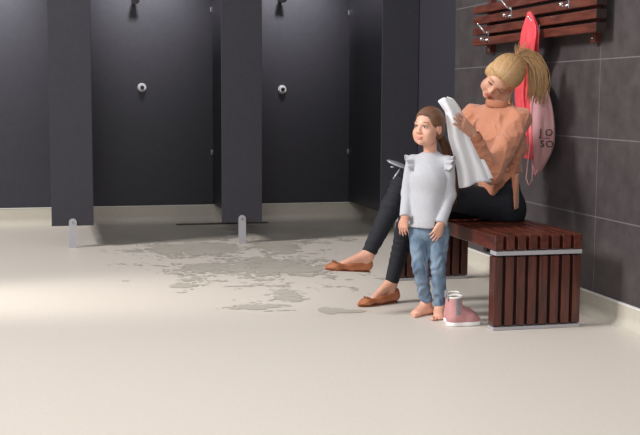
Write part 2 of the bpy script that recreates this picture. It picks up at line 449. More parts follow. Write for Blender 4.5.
# ------------------------------------------------------------------ water on the floor
def puddles():
    blobs = [  # cx, cy (photo), half width, half height, weight
        (165, 239, 62, 4.0, 1.05), (120, 243, 40, 4, .62), (205, 249, 48, 6, 1.15), (270, 247, 26, 8, 1.0), (325, 233, 45, 4.5, .85), (300, 240, 40, 5, .7),
        (240, 268, 60, 10, .9), (285, 268, 45, 8, 1.1), (205, 276, 35, 5, .7), (183, 286, 12, 3, .85), (262, 285, 42, 6, .6),
        (290, 296, 20, 6, .9), (250, 307, 38, 3, .75), (285, 312, 20, 2.5, .6), (140, 250, 22, 2.5, .6), (345, 240, 20, 3, .6), (230, 232, 60, 5, .6), (205, 257, 90, 22, .42), (270, 262, 80, 26, .45)]
    B = []
    for cx, cy, hw, hh, w in blobs:
        c = FL(cx, cy); e = FL(cx+hw, cy); n_ = FL(cx, cy-hh); s2 = FL(cx, cy+hh)
        B.append((c[0], (n_[1]+s2[1])/2, abs(e[0]-c[0]), abs(n_[1]-s2[1])/2, w))
    x0, x1, y0, y1 = .35, 2.75, 5.5, 9.45; dx, dy = .010, .014
    nx, ny = int((x1-x0)/dx), int((y1-y0)/dy)
    bm = bmesh.new(); vs = {}
    def vert(i, j):
        if (i, j) not in vs: vs[(i, j)] = bm.verts.new((x0+i*dx, y0+j*dy, .0016))
        return vs[(i, j)]
    for i in range(nx):
        for j in range(ny):
            x = x0+(i+.5)*dx; y = y0+(j+.5)*dy
            d = 0
            for cx, cy, hx, hy, w in B:
                q = ((x-cx)/hx)**2+((y-cy)/hy)**2
                if q < 6: d = max(d, w*math.exp(-q*.55))
            if d < .1: continue
            n = .45*mn.noise(Vector((x*3.1, y*3.2, 3)))+.45*mn.noise(Vector((x*8, y*9, 8)))+.42*mn.noise(Vector((x*20, y*22, 1)))+.38*mn.noise(Vector((x*45, y*48, 5)))
            if d+n*.85 > .60:
                bm.faces.new((vert(i, j), vert(i+1, j), vert(i+1, j+1), vert(i, j+1)))
    me = bpy.data.meshes.new('water_film'); bm.to_mesh(me); bm.free()
    tag(link('water_film', me, m_water), 'thin patchy film of spilled water across the floor before the cubicles', 'water', None, 'stuff')
    # the separate puddle nearest the shoes
    b = bmesh.new(); c = FL(335, 309); e = FL(348, 309)
    for (px, py, hw, hh, sd) in ((331, 311, 13, 3.6, 1), (351, 311.5, 16, 1.6, 2)):
        c = FL(px, py); hx = FL(px+hw, py)[0]-c[0]; hy = (FL(px, py-hh)[1]-FL(px, py+hh)[1])/2
        ring = []
        for k in range(56):
            a = 2*PI*k/56; r = 1+.35*mn.noise(Vector((math.cos(a)*1.6, math.sin(a)*1.6, sd*9)))+.16*mn.noise(Vector((math.cos(a)*5, math.sin(a)*5, sd*5)))
            ring.append(b.verts.new((c[0]+hx*r*math.cos(a), c[1]+hy*r*math.sin(a), .0016+.0002*sd)))
        b.faces.new(ring)
    me = bpy.data.meshes.new('water_puddle'); b.to_mesh(me); b.free()
    tag(link('water_puddle', me, m_water), "small separate water puddle on the floor left of the woman's lower shoe", 'puddle')
puddles()

# ------------------------------------------------------------------ bench
BX0, BX1, BY0, BY1 = 2.045, 2.495, 4.80, 6.34
t = empty('slatted_bench', (2.27, 5.57, 0), 'dark red stained slatted wooden bench with slatted end panels by the tiled wall', 'bench')
sw, gp = .0425, .0157
for i in range(8):
    x = BX0+i*(sw+gp); MB().box(x, x+sw, BY0, BY1, .385, .457, bev=.003).done('seat_slat', m_wood, t)
for i, (ya, yb, sgn) in enumerate(((BY0, BY0+.07, 1), (BY1-.07, BY1, -1))):
    yo = ya if sgn == 1 else yb
    e = MB()
    for k in range(8):
        x = BX0+k*(sw+gp); e.box(x, x+sw, ya+.004, yb-.004, .022, .353, bev=.003)
    e = e.done('end_panel', m_woodv, t)
    MB().box(BX0-.002+.006, BX1+.002, ya, yb, .361, .381, bev=.002).done('metal_rail', m_alu, e)
    MB().box(BX0-.001, BX1+.001, ya+.0, yb-.0, .0005, .016, bev=.002).done('foot_rail', m_alu, e)
    b = MB()
    b.box(BX0+.012, BX1-.012, ya+.03, ya+.04, .022, .354)
    b.done('backing_plate', m_black, e)
for y in (4.95, 5.57, 6.19): MB().box(BX0+.01, BX1-.01, y-.02, y+.02, .362, .3845).done('cross_rail', m_wood_dark, t)

# ------------------------------------------------------------------ coat rack with hooks
RX0, RX1, RY0, RY1 = 2.622, 2.682, 4.975, 6.585
zs = [1.430+i*.0655 for i in range(4)]
rack = empty('coat_rack', (2.70, 5.78, 1.43), 'reddish wooden slatted coat rack with metal hooks on the tiled wall', 'coat rack')
for z in zs:
    b = MB().box(RX0, RX1, RY0, RY1, z, z+.046, bev=.003)
    for f in b.bm.faces:
        if f.normal.y < -.9 or f.calc_center_median().y < RY0+.004: f.material_index = 1
    b.done('rack_slat', [m_wood_rack, m_wood_dark], rack)
for y in (5.12, 6.47):
    b = MB().box(RX1, WX-.001, y-.022, y+.022, 1.385, 1.715, bev=.002, mi=0)
    b.ball((RX1-.001, y, 1.408), .006, mi=1); b.done('upright', [m_wood_rack, m_chrome], rack)
def hook(y, z):
    b = MB(); x = RX0
    b.box(x-.005, x, y-.011, y+.011, z-.038, z+.03, bev=.002)
    b.tube([(x-.003, y, z+.018), (x-.02, y, z+.022), (x-.065, y, z+.068)], [.006, .0055, .0045], 10)
    b.ball((x-.066, y, z+.069), .0065)
    b.tube([(x-.003, y, z-.018), (x-.03, y, z-.03), (x-.040, y, z-.02)], [.0055, .005, .005], 10)
    b.ball((x-.042, y, z-.018), .0115)
    return b.done('hook', m_chrome, rack)
hz = []
for px_, py_ in ((488, 36), (511, 12), (539, 30), (568.5, 1)):
    # intersect with the rack's front face
    d = ray(px_, py_); q = CAM+d*(RX0/d[0]); hook(q[1], q[2]); hz.append(q)

# ------------------------------------------------------------------ hanging bag
bag = empty('drawstring_bag', (2.62, 5.72, 1.50), 'coral and pale pink drawstring bag with black letters, hanging from the coat rack', 'bag')
def PX(x, y, X):
    d = ray(x, y); return CAM+d*(X/d[0])
def lathe_like(rows, name, m, fold, seed, parent, seg=64):
    """soft hanging bag: rows of (z, yc, half width y, half depth x, xc)"""
    rows = np.array(rows); n = 48; T = np.linspace(0, 1, len(rows)); t = np.linspace(0, 1, n)
    I = np.array([np.interp(t, T, rows[:, k]) for k in range(5)]).T
    ker = np.array([1, 2, 3, 2, 1])/9
    for k in range(5):
        e = np.pad(I[:, k], 2, mode='edge'); I[:, k] = np.convolve(e, ker, 'valid')
    bm = bmesh.new(); R = []
    for i, (z, yc, hy, hx, xc) in enumerate(I):
        ring = []
        for k in range(seg):
            a = 2*PI*k/seg; f = 1+fold*math.sin(a*7+seed+math.sin(t[i]*5))*(.6+.4*math.sin(a*3+t[i]*4))+fold*.8*mn.noise(Vector((math.cos(a)*2, math.sin(a)*2, t[i]*4+seed)))
            ring.append(bm.verts.new((xc+hx*f*math.cos(a), yc+hy*f*math.sin(a), z)))
        R.append(ring)
    for i in range(n-1):
        for k in range(seg):
            bm.faces.new((R[i][k], R[i][(k+1) % seg], R[i+1][(k+1) % seg], R[i+1][k])).smooth = True
    bm.faces.new(R[0]); bm.faces.new(R[-1][::-1])
    bmesh.ops.recalc_face_normals(bm, faces=bm.faces[:])
    me = bpy.data.meshes.new(name); bm.to_mesh(me); bm.free(); return link(name, me, m, parent)
def zy(px_, py_, X): q = PX(px_, py_, X); return q[1], q[2]
rows = []
for y_, xl, xr, hx in ((11, 528.8, 530.4, .006), (18, 527, 533.5, .014), (30, 524, 537, .022), (45, 522.5, 536.5, .027), (62, 520, 535, .028), (80, 518, 533, .030), (95, 517.5, 531, .03), (110, 519, 531, .028), (130, 521, 532, .024), (150, 523, 533, .02), (160, 525, 532, .012)):
    X = 2.585 if y_ < 60 else 2.62
    a_ = zy(xl, y_, X); c2 = zy(xr, y_, X); rows.append((a_[1]*.5+c2[1]*.5, (a_[0]+c2[0])/2, abs(a_[0]-c2[0])/2, hx, X))
lathe_like(rows, 'coral_body', m_coral, .28, 2.0, bag)
rows = []
for y_, xl, xr, hx in ((76, 533, 537, .012), (82, 530, 542, .03), (95, 530.5, 548, .04), (110, 532, 551, .045), (125, 534, 552, .045), (140, 535, 551.5, .044), (152, 535, 549, .04), (162, 534, 545, .03), (170, 533, 541, .02), (175, 534, 537, .01)):
    X = 2.655
    a_ = zy(xl, y_, X); c2 = zy(xr, y_, X); rows.append((a_[1]*.5+c2[1]*.5, (a_[0]+c2[0])/2, abs(a_[0]-c2[0])/2, hx, X))
pk = lathe_like(rows, 'pink_pouch', m_pink, .11, 5.0, bag)
b = MB()
for (pts) in ([(531, 90), (531, 110), (530, 140), (527.5, 165), (526, 178), (529, 186), (532, 180), (532.5, 165)], [(533, 165), (535.5, 176), (537, 170)]):
    b.tube([tuple(PX(x, y, 2.60)) for x, y in pts], .0035, 8)
b.done('draw_cord', m_cord, bag)
# printed letters on the pouch, following its face
def text_mesh(s, size, origin, R, parent, name='lettering'):
    cu = bpy.data.curves.new(name, 'FONT'); cu.body = s; cu.size = size; cu.extrude = .0008; cu.space_line = 1.0; cu.align_x = 'LEFT'
    cu.offset = size*.012
    o = bpy.data.objects.new(name, cu); COL.objects.link(o)
    dg = bpy.context.evaluated_depsgraph_get(); me = bpy.data.meshes.new_from_object(o.evaluated_get(dg)); bpy.data.objects.remove(o)
    M4 = R.to_4x4(); M4.translation = Vector(origin); me.transform(M4)
    return link(name, me, m_print, parent)
zax = Vector((0, 0, 1)); xax = Vector((.80, -.60, 0)).normalized(); nax = xax.cross(zax)
Rm = Matrix((xax, zax, nax)).transposed()
for s_, px_, py_ in (('J', 539.5, 135.5), ('O', 545, 135.8), ('S', 540, 147), ('O', 545.5, 147.3)):
    d = ray(px_, py_)
    q = PX(px_, py_, 2.603)
    if s_ == 'O': q = PX(px_, py_, 2.612)
    text_mesh(s_, .052, q, Rm, pk)
d0 = PX(539.5, 138, 2.601); d1 = PX(550, 138.6, 2.61)
MB().tube([tuple(d0), tuple(d1)], .0016, 6).done('printed_line', m_print, pk)

# ------------------------------------------------------------------ people: shared pieces
def head(G, c, F, U, s, child=False):
    R = frame(F, U); W = lambda x, y, z: c+s*(x*R[0]+y*R[1]+z*R[2])
    e = lambda x, y, z, r, k=.02, op='u', RR=R: G.ell(W(x, y, z), np.array(r)*s, RR, k*s, op)
    e(0, -.008, .035, (.074, .095, .084))
    fat = 1.12 if child else .93
    e(0, .030, -.033, (.056*fat, .058, .070), .03)
    e(0, .066, -.088, (.020, .018, .016), .022)
    for sx in (-1, 1):
        e(sx*.034*fat, .056, -.036, (.026, .026, .028), .02)
        e(sx*.040, .030, -.070, (.018, .03, .022), .03)
    e(0, .079, .022, (.046, .012, .012), .02)
    G.cone(W(0, .084, .012), W(0, .099 if child else .103, -.026), .0075*s, .0105*s, .012*s)
    for sx in (-1, 1): e(sx*.0105, .095, -.031, (.008, .009, .007), .008)
    for sx in (-1, 1): e(sx*.031, .094, .001, (.016, .013, .0095), .012, 's')
    for sx in (-1, 1):
        e(sx*.031, .0765, .001, (.0145, .0105, .0115), .004)
    e(0, .0885, -.0565, (.0215, .009, .0048), .006)
    e(0, .0870, -.0665, (.0175, .009, .0055), .006)
    for sx in (-1, 1):
        e(sx*.0765, -.006, -.006, (.009, .018, .029), .008)
        e(sx*.085, .000, -.004, (.006, .010, .018), .008, 's')
    return R, W
def face_bits(body, W, s, R, brow, look=(0, 1, 0), closed=0.0, big=1.0):
    for sx in (-1, 1):
        c = W(sx*.031, .0775, .0)
        g = SDF(c-.02, c+.02, .0012*s)
        g.ell(c, np.array((.0112, .0112, .0086*big*(1-.55*closed)))*s, R, .001)
        lk = unit(R[0]*look[0]+R[1]*look[1]+R[2]*look[2])
        g.mesh('eye', [m_eye, m_iris], body, mi_fn=lambda cen, c=c, lk=lk: ((((cen-c)/np.linalg.norm(cen-c, axis=1, keepdims=True))@lk) > .86).astype(int))
        b = MB()
        pts = [W(sx*(.031+u*.0155), .0905-.006*u*u, .0045+(.0052*(1-u*u)*(1-closed*1.5))) for u in np.linspace(-1, 1, 9)]
        b.tube([tuple(p) for p in pts], [.0012*s+.0009*s*(1-abs(u)) for u in np.linspace(-1, 1, 9)], 6); b.done('eyelashes', m_lash, body)
        b = MB()
        pts = [W(sx*(.032+u*.020), .0925-.007*(u+.2)**2, .026+.005*(1-(u-.2)**2)) for u in np.linspace(-1, 1, 9)]
        b.tube([tuple(p) for p in pts], [.0022*s*(1-.5*abs(u)) for u in np.linspace(-1, 1, 9)], 6, flat=.6); b.done('eyebrow', brow, body)
def lips_fn(W, R, s):
    c = W(0, .092, -.0615)
    def f(cen):
        q = (cen-c)@R.T/s
        return ((np.abs(q[:, 0]) < .0215) & (np.abs(q[:, 2]) < .0095*(1-(q[:, 0]/.024)**2)) & (np.abs(q[:, 1]) < .014)).astype(int)
    return f
def hand(G, w, d, n, s, curl=.4, spread=.12, thumb_side=1, splay=None, k=.004, th=1.0):
    """w wrist, d direction of the fingers, n out of the back of the hand; thumb on thumb_side * (d x n)"""
    d = unit(d); n = unit(n-np.dot(n, d)*d); t = np.cross(d, n)*thumb_side
    Wp = lambda a, b, c: w+s*(a*d+b*t+c*n)
    G.cone(Wp(0, 0, 0), Wp(.03, 0, 0), .024*s, .028*s, .02*s, flat=(n, .62))
    for b in (-.026, -.009, .009, .026):
        G.cone(Wp(.025, b*.7, 0), Wp(.085, b, .001), .016*s, .0135*s, .012*s)
    L = (.062, .074, .080, .070)[::1]
    for i, (b, ln) in enumerate(zip((-.031, -.0105, .0105, .030), (.058, .072, .080, .072))):
        ang = curl*(1+.15*(1-i)) if np.isscalar(curl) else curl[i]
        p = Wp(.088-.004*abs(i-1.7), b, .001); sp = spread*(i-1.5)/1.5
        dirv = unit(d+sp*t); r = .0098*s if i else .0086*s
        for j, f in enumerate((.45, .31, .24)):
            ang_j = ang*(.6+.55*j)
            dd = unit(dirv*math.cos(ang_j)-n*math.sin(ang_j)); q = p+dd*ln*f*s
            G.cone(p, q, r, r*.9, k*s); p = q; r *= .9
    p0 = Wp(.018, .022, -.006); p1 = Wp(.048, .044, -.016*th); p2 = Wp(.078, .052, -.022*th); p3 = Wp(.100, .052, -.026*th)
    G.cone(p0, p1, .017*s, .0135*s, .012*s); G.cone(p1, p2, .0125*s, .0115*s, .004*s); G.cone(p2, p3, .0112*s, .009*s, .004*s)
def chainlocks(name, m, parent, starts, path_fn, n, r, seg=6, seed=1, npts=14):
    """hair as many overlapping tapering locks; each carries a strand coordinate for its colour"""
    b = MB(); rr = random.Random(seed); cnts = []
    for i in range(n):
        pts, rad = path_fn(i, rr, npts)
        n0 = len(b.bm.verts); b.tube(pts, rad, seg, flat=.6); cnts.append((n0, len(b.bm.verts), rr.random()*100))
    bmesh.ops.recalc_face_normals(b.bm, faces=b.bm.faces[:])
    me = bpy.data.meshes.new(name); b.bm.to_mesh(me); b.bm.free()
    at = me.attributes.new('strand', 'FLOAT_VECTOR', 'POINT'); arr = np.zeros((len(me.vertices), 3), np.float32)
    for a, c, v in cnts: arr[a:c, 0] = v
    at.data.foreach_set('vector', arr.ravel())
    return link(name, me, m, parent, smooth=True)
def bez(a, b, c, d, t): return (1-t)**3*a+3*(1-t)**2*t*b+3*(1-t)*t*t*c+t**3*d

HAIRLINE = np.array([(0, .97, .13), (.30, .93, .13), (.58, .80, .10), (.80, .60, .02), (.93, .40, -.12), (.97, .22, -.32), (.92, -.12, -.55), (.72, -.52, -.80), (.35, -.78, -.90)])
def hairline(t, dz=0):                      # t -1..1 from one side of the nape over the forehead to the other
    q = abs(t)*(len(HAIRLINE)-1); i = min(int(q), len(HAIRLINE)-2); v = HAIRLINE[i]*(1-q+i)+HAIRLINE[i+1]*(q-i)
    return unit([v[0]*(1 if t >= 0 else -1), v[1], v[2]+dz*max(0, v[1])])
def strand_about(root, ax):
    e1 = unit(np.cross(ax, [0, 0, 1])); e2 = np.cross(ax, e1)
    def f(pos):
        q = pos-root; a = np.arctan2(q@e1, q@e2); return np.stack([np.cos(a)*9, np.sin(a)*9, 0*a], 1)
    return f
# ------------------------------------------------------------------ woman
Yw = 5.50
def woman():
    t = empty('person', (2.39, Yw, .457), 'woman in peach sweater and navy trousers sitting on the bench holding a towel', 'person')
    pel = P(503, 207, Yw); chest = P(500, 144, Yw); neckb = P(498.5, 107, Yw); hc = P(501.5, 78.3, Yw-.03)
    Lt = unit([.55, -.82, 0])
    shL = neckb+.132*Lt+V3(.0, 0, -.062); shR = neckb-.158*Lt+V3(.0, 0, -.050)
    elL = P(492, 173, 5.27); wrL = P(472, 133, 5.22)
    elR = P(476, 160, 5.60); wrR = P(464, 131, 5.50)
    hipL = pel+V3(-.02, -.095, -.0); hipR = pel+V3(-.02, .095, -.0)
    knL = P(403, 184, 5.40); anL = P(367.5, 255.5, 5.36)
    knR = P(412, 208, 5.58); anR = P(391, 284, 5.62)
    F = (-.63, -.52, -.54); U = (.22, -.78, .52); s = 1.06
    # body, one continuous skin
    G = SDF((1.30, 5.02, .0), (2.66, 5.82, 1.42), .0042)
    G.cone(pel, chest, .095, .075, .04, flat=((0, 1, 0), 1.1)); G.cone(chest, neckb-V3(0, 0, .09), .075, .055, .04, flat=(Lt, 1.2))
    G.cone(neckb-V3(0, 0, .06), hc+V3(.02, .02, -.03), .055, .047, .03)
    for sh, el, wr in ((shL, elL, wrL), (shR, elR, wrR)):
        G.cone(neckb-V3(0, 0, .08), sh, .04, .040, .03); G.cone(sh, el, .038, .034, .02); G.cone(el, wr, .034, .0235, .02)
    for h_, k_, a_ in ((hipL, knL, anL), (hipR, knR, anR)):
        G.cone(h_, k_, .075, .048, .04); m_ = k_*.65+a_*.35
        G.cone(k_, m_, .046, .044, .02); G.cone(m_, a_, .044, .029, .02)
    # feet inside the shoes
    def foot(an, heel, toe, top):
        G.cone(an, heel*.92+toe*.08+V3(0, 0, .026), .028, .020, .03); mid = (heel+toe)/2
        G.cone(an+(toe-an)*.15, heel*.42+toe*.58+V3(0, 0, .026), .028, .018, .02)
        hh = heel*.93+toe*.07; G.cone(hh+V3(0, 0, .02), toe*.80+heel*.20+V3(0, 0, .010), .019, .009, .02, flat=((0, 1, 0), 1.3))
    fL = (P(366.5, 270.5, 5.37), P(326, 268.5, 5.30)); fR = (P(394, 301, 5.61), P(359, 299, 5.52))
    fR[0][2] = .010; fR[1][2] = .010
    foot(anL, *fL, 0); foot(anR, *fR, 0)
    R, W = head(G, hc, F, U, s)
    # near hand: back of hand to the viewer, fingers laid on the towel
    dL = unit(P(452, 113, 5.15)-wrL); hand(G, wrL+dL*.005, dL, (-.05, -.9, .45), .92, curl=(.20, .12, .08, .05), spread=.16, thumb_side=-1, th=2.2)
    dR = unit(P(455, 114, 5.53)-wrR); hand(G, wrR, dR, (.1, .9, .3), .92, curl=.35, thumb_side=1)
    lf = lips_fn(W, R, s)
    body = G.mesh('body', [m_skinw, m_lips], t, mi_fn=lf)
    face_bits(body, W, s, R, m_browb, look=(0, .8, -.6), closed=.55)
    # hair: cap with locks drawn back to a high ponytail
    root = W(.0, -.108, .058)
    g = SDF(hc-.17, hc+.17, .0035)
    g.ell(W(0, -.014, .037), (.083*s, .101*s, .093*s), R, .01)
    g.ell(W(0, -.03, -.02), (.076*s, .075*s, .06*s), R, .03)
    g.ell(root, (.03, .03, .03), R, .03)
    g.ell(W(0, .085, -.045), (.068*s, .070*s, .104*s), R, .012, 's')
    g.ell(W(0, .03, -.09), (.11*s, .09*s, .065*s), R, .012, 's')
    g.ell(W(.082, .002, -.012), (.02*s, .02*s, .03*s), R, .008, 's'); g.ell(W(-.074, -.004, .0), (.018*s, .030*s, .040*s), R, .02)
    strand = strand_about(root, unit(root-hc))
    hair = g.mesh('hair', m_blond, t, strand=strand)
    cen = W(0, -.014, .037); rad = np.array((.083, .101, .093))*s
    def onell(v): return cen+R.T@(v*rad)
    ld = R@(root-cen)/rad; ld = ld/np.linalg.norm(ld)
    def lock(i, rr, n):
        # from the hairline round to the ponytail root
        hl = hairline(-1+2*(i+rr.random())/420, .13)
        w0 = rr.random()**2*.22
        pts, rads = [], []; bump_ = rr.uniform(.4, 1)
        for k in range(n):
            u = w0+(1-w0)*k/(n-1); v = hl*(1-u)+ld*u; v = v/np.linalg.norm(v)
            p = onell(v*(1.004+.035*math.sin(PI*u)*bump_+.006*math.sin(u*5+i)))
            pts.append(tuple(p)); rads.append(.0030*(.35+.9*math.sin(PI*min(1, .15+.8*(k/(n-1))))))
        return pts, rads
    chainlocks('hair_locks', m_blond, hair, None, lock, 420, .004, seed=3)
    rd = R@np.zeros(3)
    up_ = unit(root-cen)
    def pony(i, rr, n):
        a = rr.random()*2*PI; q = math.sqrt(rr.random())*.015
        o = root+V3(math.cos(a)*q, 0, math.sin(a)*q)+up_*.0
        side = rr.gauss(0, 1); ln = rr.uniform(.75, 1.08)
        p1 = o+up_*.055+V3(.035+.012*side, .01*rr.gauss(0, 1), .045+.022*rr.gauss(0, 1))
        p2 = P(545, 66, Yw)+V3(.016*side, .03*rr.gauss(0, 1), .008*rr.gauss(0, 1))
        p3 = P(536.5+4*side, 101, Yw+.0)+V3(0, .022*rr.gauss(0, 1), (1-ln)*.25)
        p2 = p2*1.0; pts = [bez(o, p1, p2+V3(.012*side, 0, 0), p3, k/(n-1)) for k in range(n)]
        return [tuple(p) for p in pts], [.0042*(1-.8*(k/(n-1))**2)*(.6+.4*min(1, k/2)) for k in range(n)]
    pt = chainlocks('ponytail', m_blond, t, None, pony, 300, .005, seed=9, npts=18)
    def fly(i, rr, n):                       # short tufts standing at the ponytail root
        o = root; tip = root+up_*.03+V3(rr.uniform(-.02, .05), rr.uniform(-.03, .03), rr.uniform(.05, .085))
        pts = [bez(o, o+V3(0, 0, .03), tip-V3(.01, 0, .01), tip, k/(n-1)) for k in range(n)]
        return [tuple(p) for p in pts], [.0035*(1-.8*k/(n-1)) for k in range(n)]
    chainlocks('tuft', m_blond, pt, None, fly, 16, .003, seed=5, npts=8)
    MB().tube([tuple(root+up_*.008+.0165*(math.cos(a)*R[0]+math.sin(a)*unit(np.cross(up_, R[0])))) for a in np.linspace(0, 2*PI, 20)], .005, 8).done('hair_tie', m_lash, pt)
    def loose(i, rr, n):
        o = W(.080, .030+.006*rr.random(), .03); j = rr.uniform(-1, 1)*.004
        e = W(.083, .045, -.02)+V3(j, 0, 0); tp = P(509.5+j*300, 104, Yw-.13)
        pts = [bez(o, e, e+V3(0, 0, -.04), tp, k/(n-1)) for k in range(n)]
        return [tuple(p) for p in pts], [.0026*(1-.6*k/(n-1)) for k in range(n)]
    chainlocks('loose_strand', m_blond, hair, None, loose, 7, .002, seed=2)
    # sweater
    g = SDF((1.95, 5.08, .48), (2.68, 5.86, 1.17), .0042)
    lo, hi = (1.9, 5.0, .4), (2.7, 5.9, 1.2)
    wst = P(500, 180, Yw)
    g.cone(wst, chest, .112, .112, .06, flat=((.2, 1, 0), 1.12)); g.cone(chest, neckb-V3(0, 0, .10), .114, .080, .06, flat=(Lt, 1.3))
    bF = unit([-.82, -.55, 0])
    for sx in (-1, 1): g.ell(chest+bF*.075+Lt*sx*.065+V3(0, 0, .045), (.062, .062, .062), None, .07)
    g.cone(neckb-V3(0, 0, .065), hc+V3(.014, .014, -.055), .070, .052, .05)           # high collar
    for sh, el, wr, f in ((shL, elL, wrL, 1), (shR, elR, wrR, 0)):
        g.cone(neckb-V3(0, 0, .045), sh, .052, .058, .05)
        g.cone(sh, el, .064, .053, .014); e2 = el*.15+wr*.85
        g.cone(el, e2, .054, .037, .02)
    # hem: front tail in a point, longer back tail
    g.cone(wst, P(493, 188, 5.40), .105, .05, .05); g.cone(P(492, 186, 5.38), P(491, 194, 5.36), .045, .022, .03)
    g.cone(wst, P(508, 186, Yw), .10, .06, .05)
    # side slit: the hem rises from the front point towards the back
    ha, hb = P(491, 200.5, 5.33), P(514, 179, 5.33); nn = np.cross(hb-ha, [0, 1, 0]); nn = unit(nn); nn = nn if nn[2] < 0 else -nn
    g.plane(ha, nn, (ha[0]-.0, 5.0, .40), (2.75, 5.9, hb[2]+.02), .004)
    n2 = unit(P(491, 200.5, 5.33)-P(478, 186, 5.33)); n3 = unit(np.cross(n2, [0, 1, 0])); n3 = n3 if n3[2] < 0 else -n3
    g.plane(ha, n3, (1.9, 5.0, .40), (ha[0]+.01, 5.9, hb[2]), .004)
    # neck opening: cut by the plane of the collar
    nd = unit(hc-neckb)
    g.plane(neckb+nd*.032, nd, neckb+nd*.032-.085, neckb+nd*.032+.085)
    # cuffs
    for el, wr in ((elL, wrL), (elR, wrR)):
        d = unit(wr-el); p = el*.06+wr*.94-d*.008
        g.plane(p, d, p-.055, p+.055)
    def dsp(p):
        v = 0
        f1 = mn.noise(Vector((p[0]*9+p[2]*7, p[1]*5, p[2]*14-p[0]*10))); v += .007*(.5-abs(f1)*1.6)
        a1 = p[0]*.55-p[1]*.25+p[2]*.80; b1 = p[0]*.80+p[1]*.20-p[2]*.55        # folds falling from the shoulder
        n1 = mn.noise(Vector((b1*17+2, a1*4.5, p[1]*4))); v += .0045*max(0, 1-abs(n1)*4)**1.3
        n2 = mn.noise(Vector((b1*8-a1*6, a1*20+b1*5, p[1]*6+7))); v += .0035*max(0, 1-abs(n2)*4)**1.3
        return v-.003
    sw = g.mesh('sweater', m_sweat, t, disp=dsp)
    # soft stand-up neckband and cuffs
    nb = neckb*.72+hc*.28+V3(-.006, -.006, -.018); e1 = unit(np.cross(nd, [0, 1, 0])); e2 = np.cross(nd, e1)
    def band(u, v):
        a = 2*PI*u; rad_ = .066+.004*math.sin(PI*v)-.004*v+.0012*math.sin(a*5)
        return nb+nd*(-.018+.036*v)+rad_*(math.cos(a)*e1*1.0+math.sin(a)*e2)
    sheet(band, 64, 10, .006, 'neckband', m_sweat2, sw)
    for el, wr in ((elL, wrL), (elR, wrR)):
        d = unit(wr-el); c0 = el*.06+wr*.94-d*.014; f1 = unit(np.cross(d, [0, 1, 0])); f2 = np.cross(d, f1)
        sheet(lambda u, v: c0+d*(-.014+.028*v)+(.0375-.003*v)*(math.cos(2*PI*u)*f1+math.sin(2*PI*u)*f2), 40, 6, .004, 'cuff', m_sweat2, sw)
    def tail(u, v):
        x = (512.0+2.5*u)*(1-v)+(518.5)*v; y = 175+35*u-2*v
        return P(x, y, 5.268+.03*v+.012*math.sin(u*4+v*5))
    sheet(tail, 24, 12, .006, 'back_hem', m_sweat, sw)
    # trousers
    g = SDF((1.50, 5.20, .08), (2.56, 5.78, .76), .0042)
    g.cone(pel+V3(.0, -.01, -.01), pel+V3(-.01, .0, .10), .085, .088, .05, flat=((0, 1, 0), 1.6))
    g.ell(pel+V3(.0, -.07, -.02), (.070, .085, .10), None, .05); g.ell(pel+V3(-.015, .07, -.02), (.085, .085, .10), None, .05)
    for h_, k_, a_ in ((hipL, knL, anL), (hipR, knR, anR)):
        g.cone(h_, k_, .092, .060, .05); m_ = k_*.68+a_*.32
        g.cone(k_, m_, .059, .055, .02); e2 = a_*.99+k_*.01
        g.cone(m_, e2, .055, .036, .02)
    g.put(lambda X, Y, Z: (Z-.4585)+0*X+0*Y, (2.03, 5.1, .2), (2.6, 5.8, .4585+.0), .002, 's') if False else None
    for k_, a_ in ((knL, anL), (knR, anR)):
        d = unit(a_-k_); p = a_-d*.012
        g.plane(p, d, p-.06, p+.06)
    sl, X, Y, Z = g.reg((2.03, 5.1, .1), (2.7, 5.9, .6)); g.F[sl] = np.maximum(g.F[sl], (.4585-Z)+0*X+0*Y)
    def dsp2(p):
        k = math.exp(-((p[2]-knL[2])**2+(p[0]-knL[0])**2)/.02)+.6*math.exp(-((p[2]-.3)**2)/.006)
        return .004*math.sin(150*(p[2]+.35*p[0])+4*mn.noise(Vector((p[0]*9, p[1]*9, p[2]*9))))*min(1, k)*.8
    g.mesh('trousers', m_navy, t, disp=dsp2)
    # ballet flats
    def flat(an, heel, toe):
        d = unit((toe-heel)*V3(1, 1, .0)); sd = np.cross(d, [0, 0, 1]); ln = np.linalg.norm(toe-heel)
        tilt = (toe-heel)[2]
        Q = lambda a, b, c: heel+(toe-heel)*a+sd*b+V3(0, 0, c)
        lo = np.minimum(heel, toe)-.06; hi = np.maximum(heel, toe)+.09
        g = SDF(lo, hi, .0026)
        g.cone(Q(.02, 0, .026), Q(.45, 0, .018), .0315, .0285, .02, flat=((0, 0, 1), 1.0)); g.cone(Q(.45, 0, .018), Q(.80, .0, .013), .0285+.004, .030, .02, flat=((0, 0, 1), .62))
        g.cone(Q(.80, 0, .011), Q(1.0, .0, .006), .028, .012, .02, flat=((0, 0, 1), .62))
        g.cone(Q(-.03, 0, .03), Q(-.035, 0, .052), .022, .020, .02, flat=(sd, 1.1))
        # opening
        g.cone(Q(.06, 0, .064), Q(.52, 0, .052), .026, .026, .006, 's', flat=((0, 0, 1), 1.0))
        g.cone(Q(.5, 0, .053), Q(.64, 0, .044), .025, .018, .006, 's')
        # flat underside
        n = unit(np.cross(sd, d)); n = -n if n[2] > 0 else n
        pl = heel+V3(0, 0, -.004); tn = unit(np.cross(sd, toe-heel)); tn = tn if tn[2] < 0 else -tn
        g.plane(pl, tn, lo, hi, .002)
        sh = g.mesh('ballet_flat', [m_leather], t)
        # thin sole and low heel
        b = MB(); prof = []
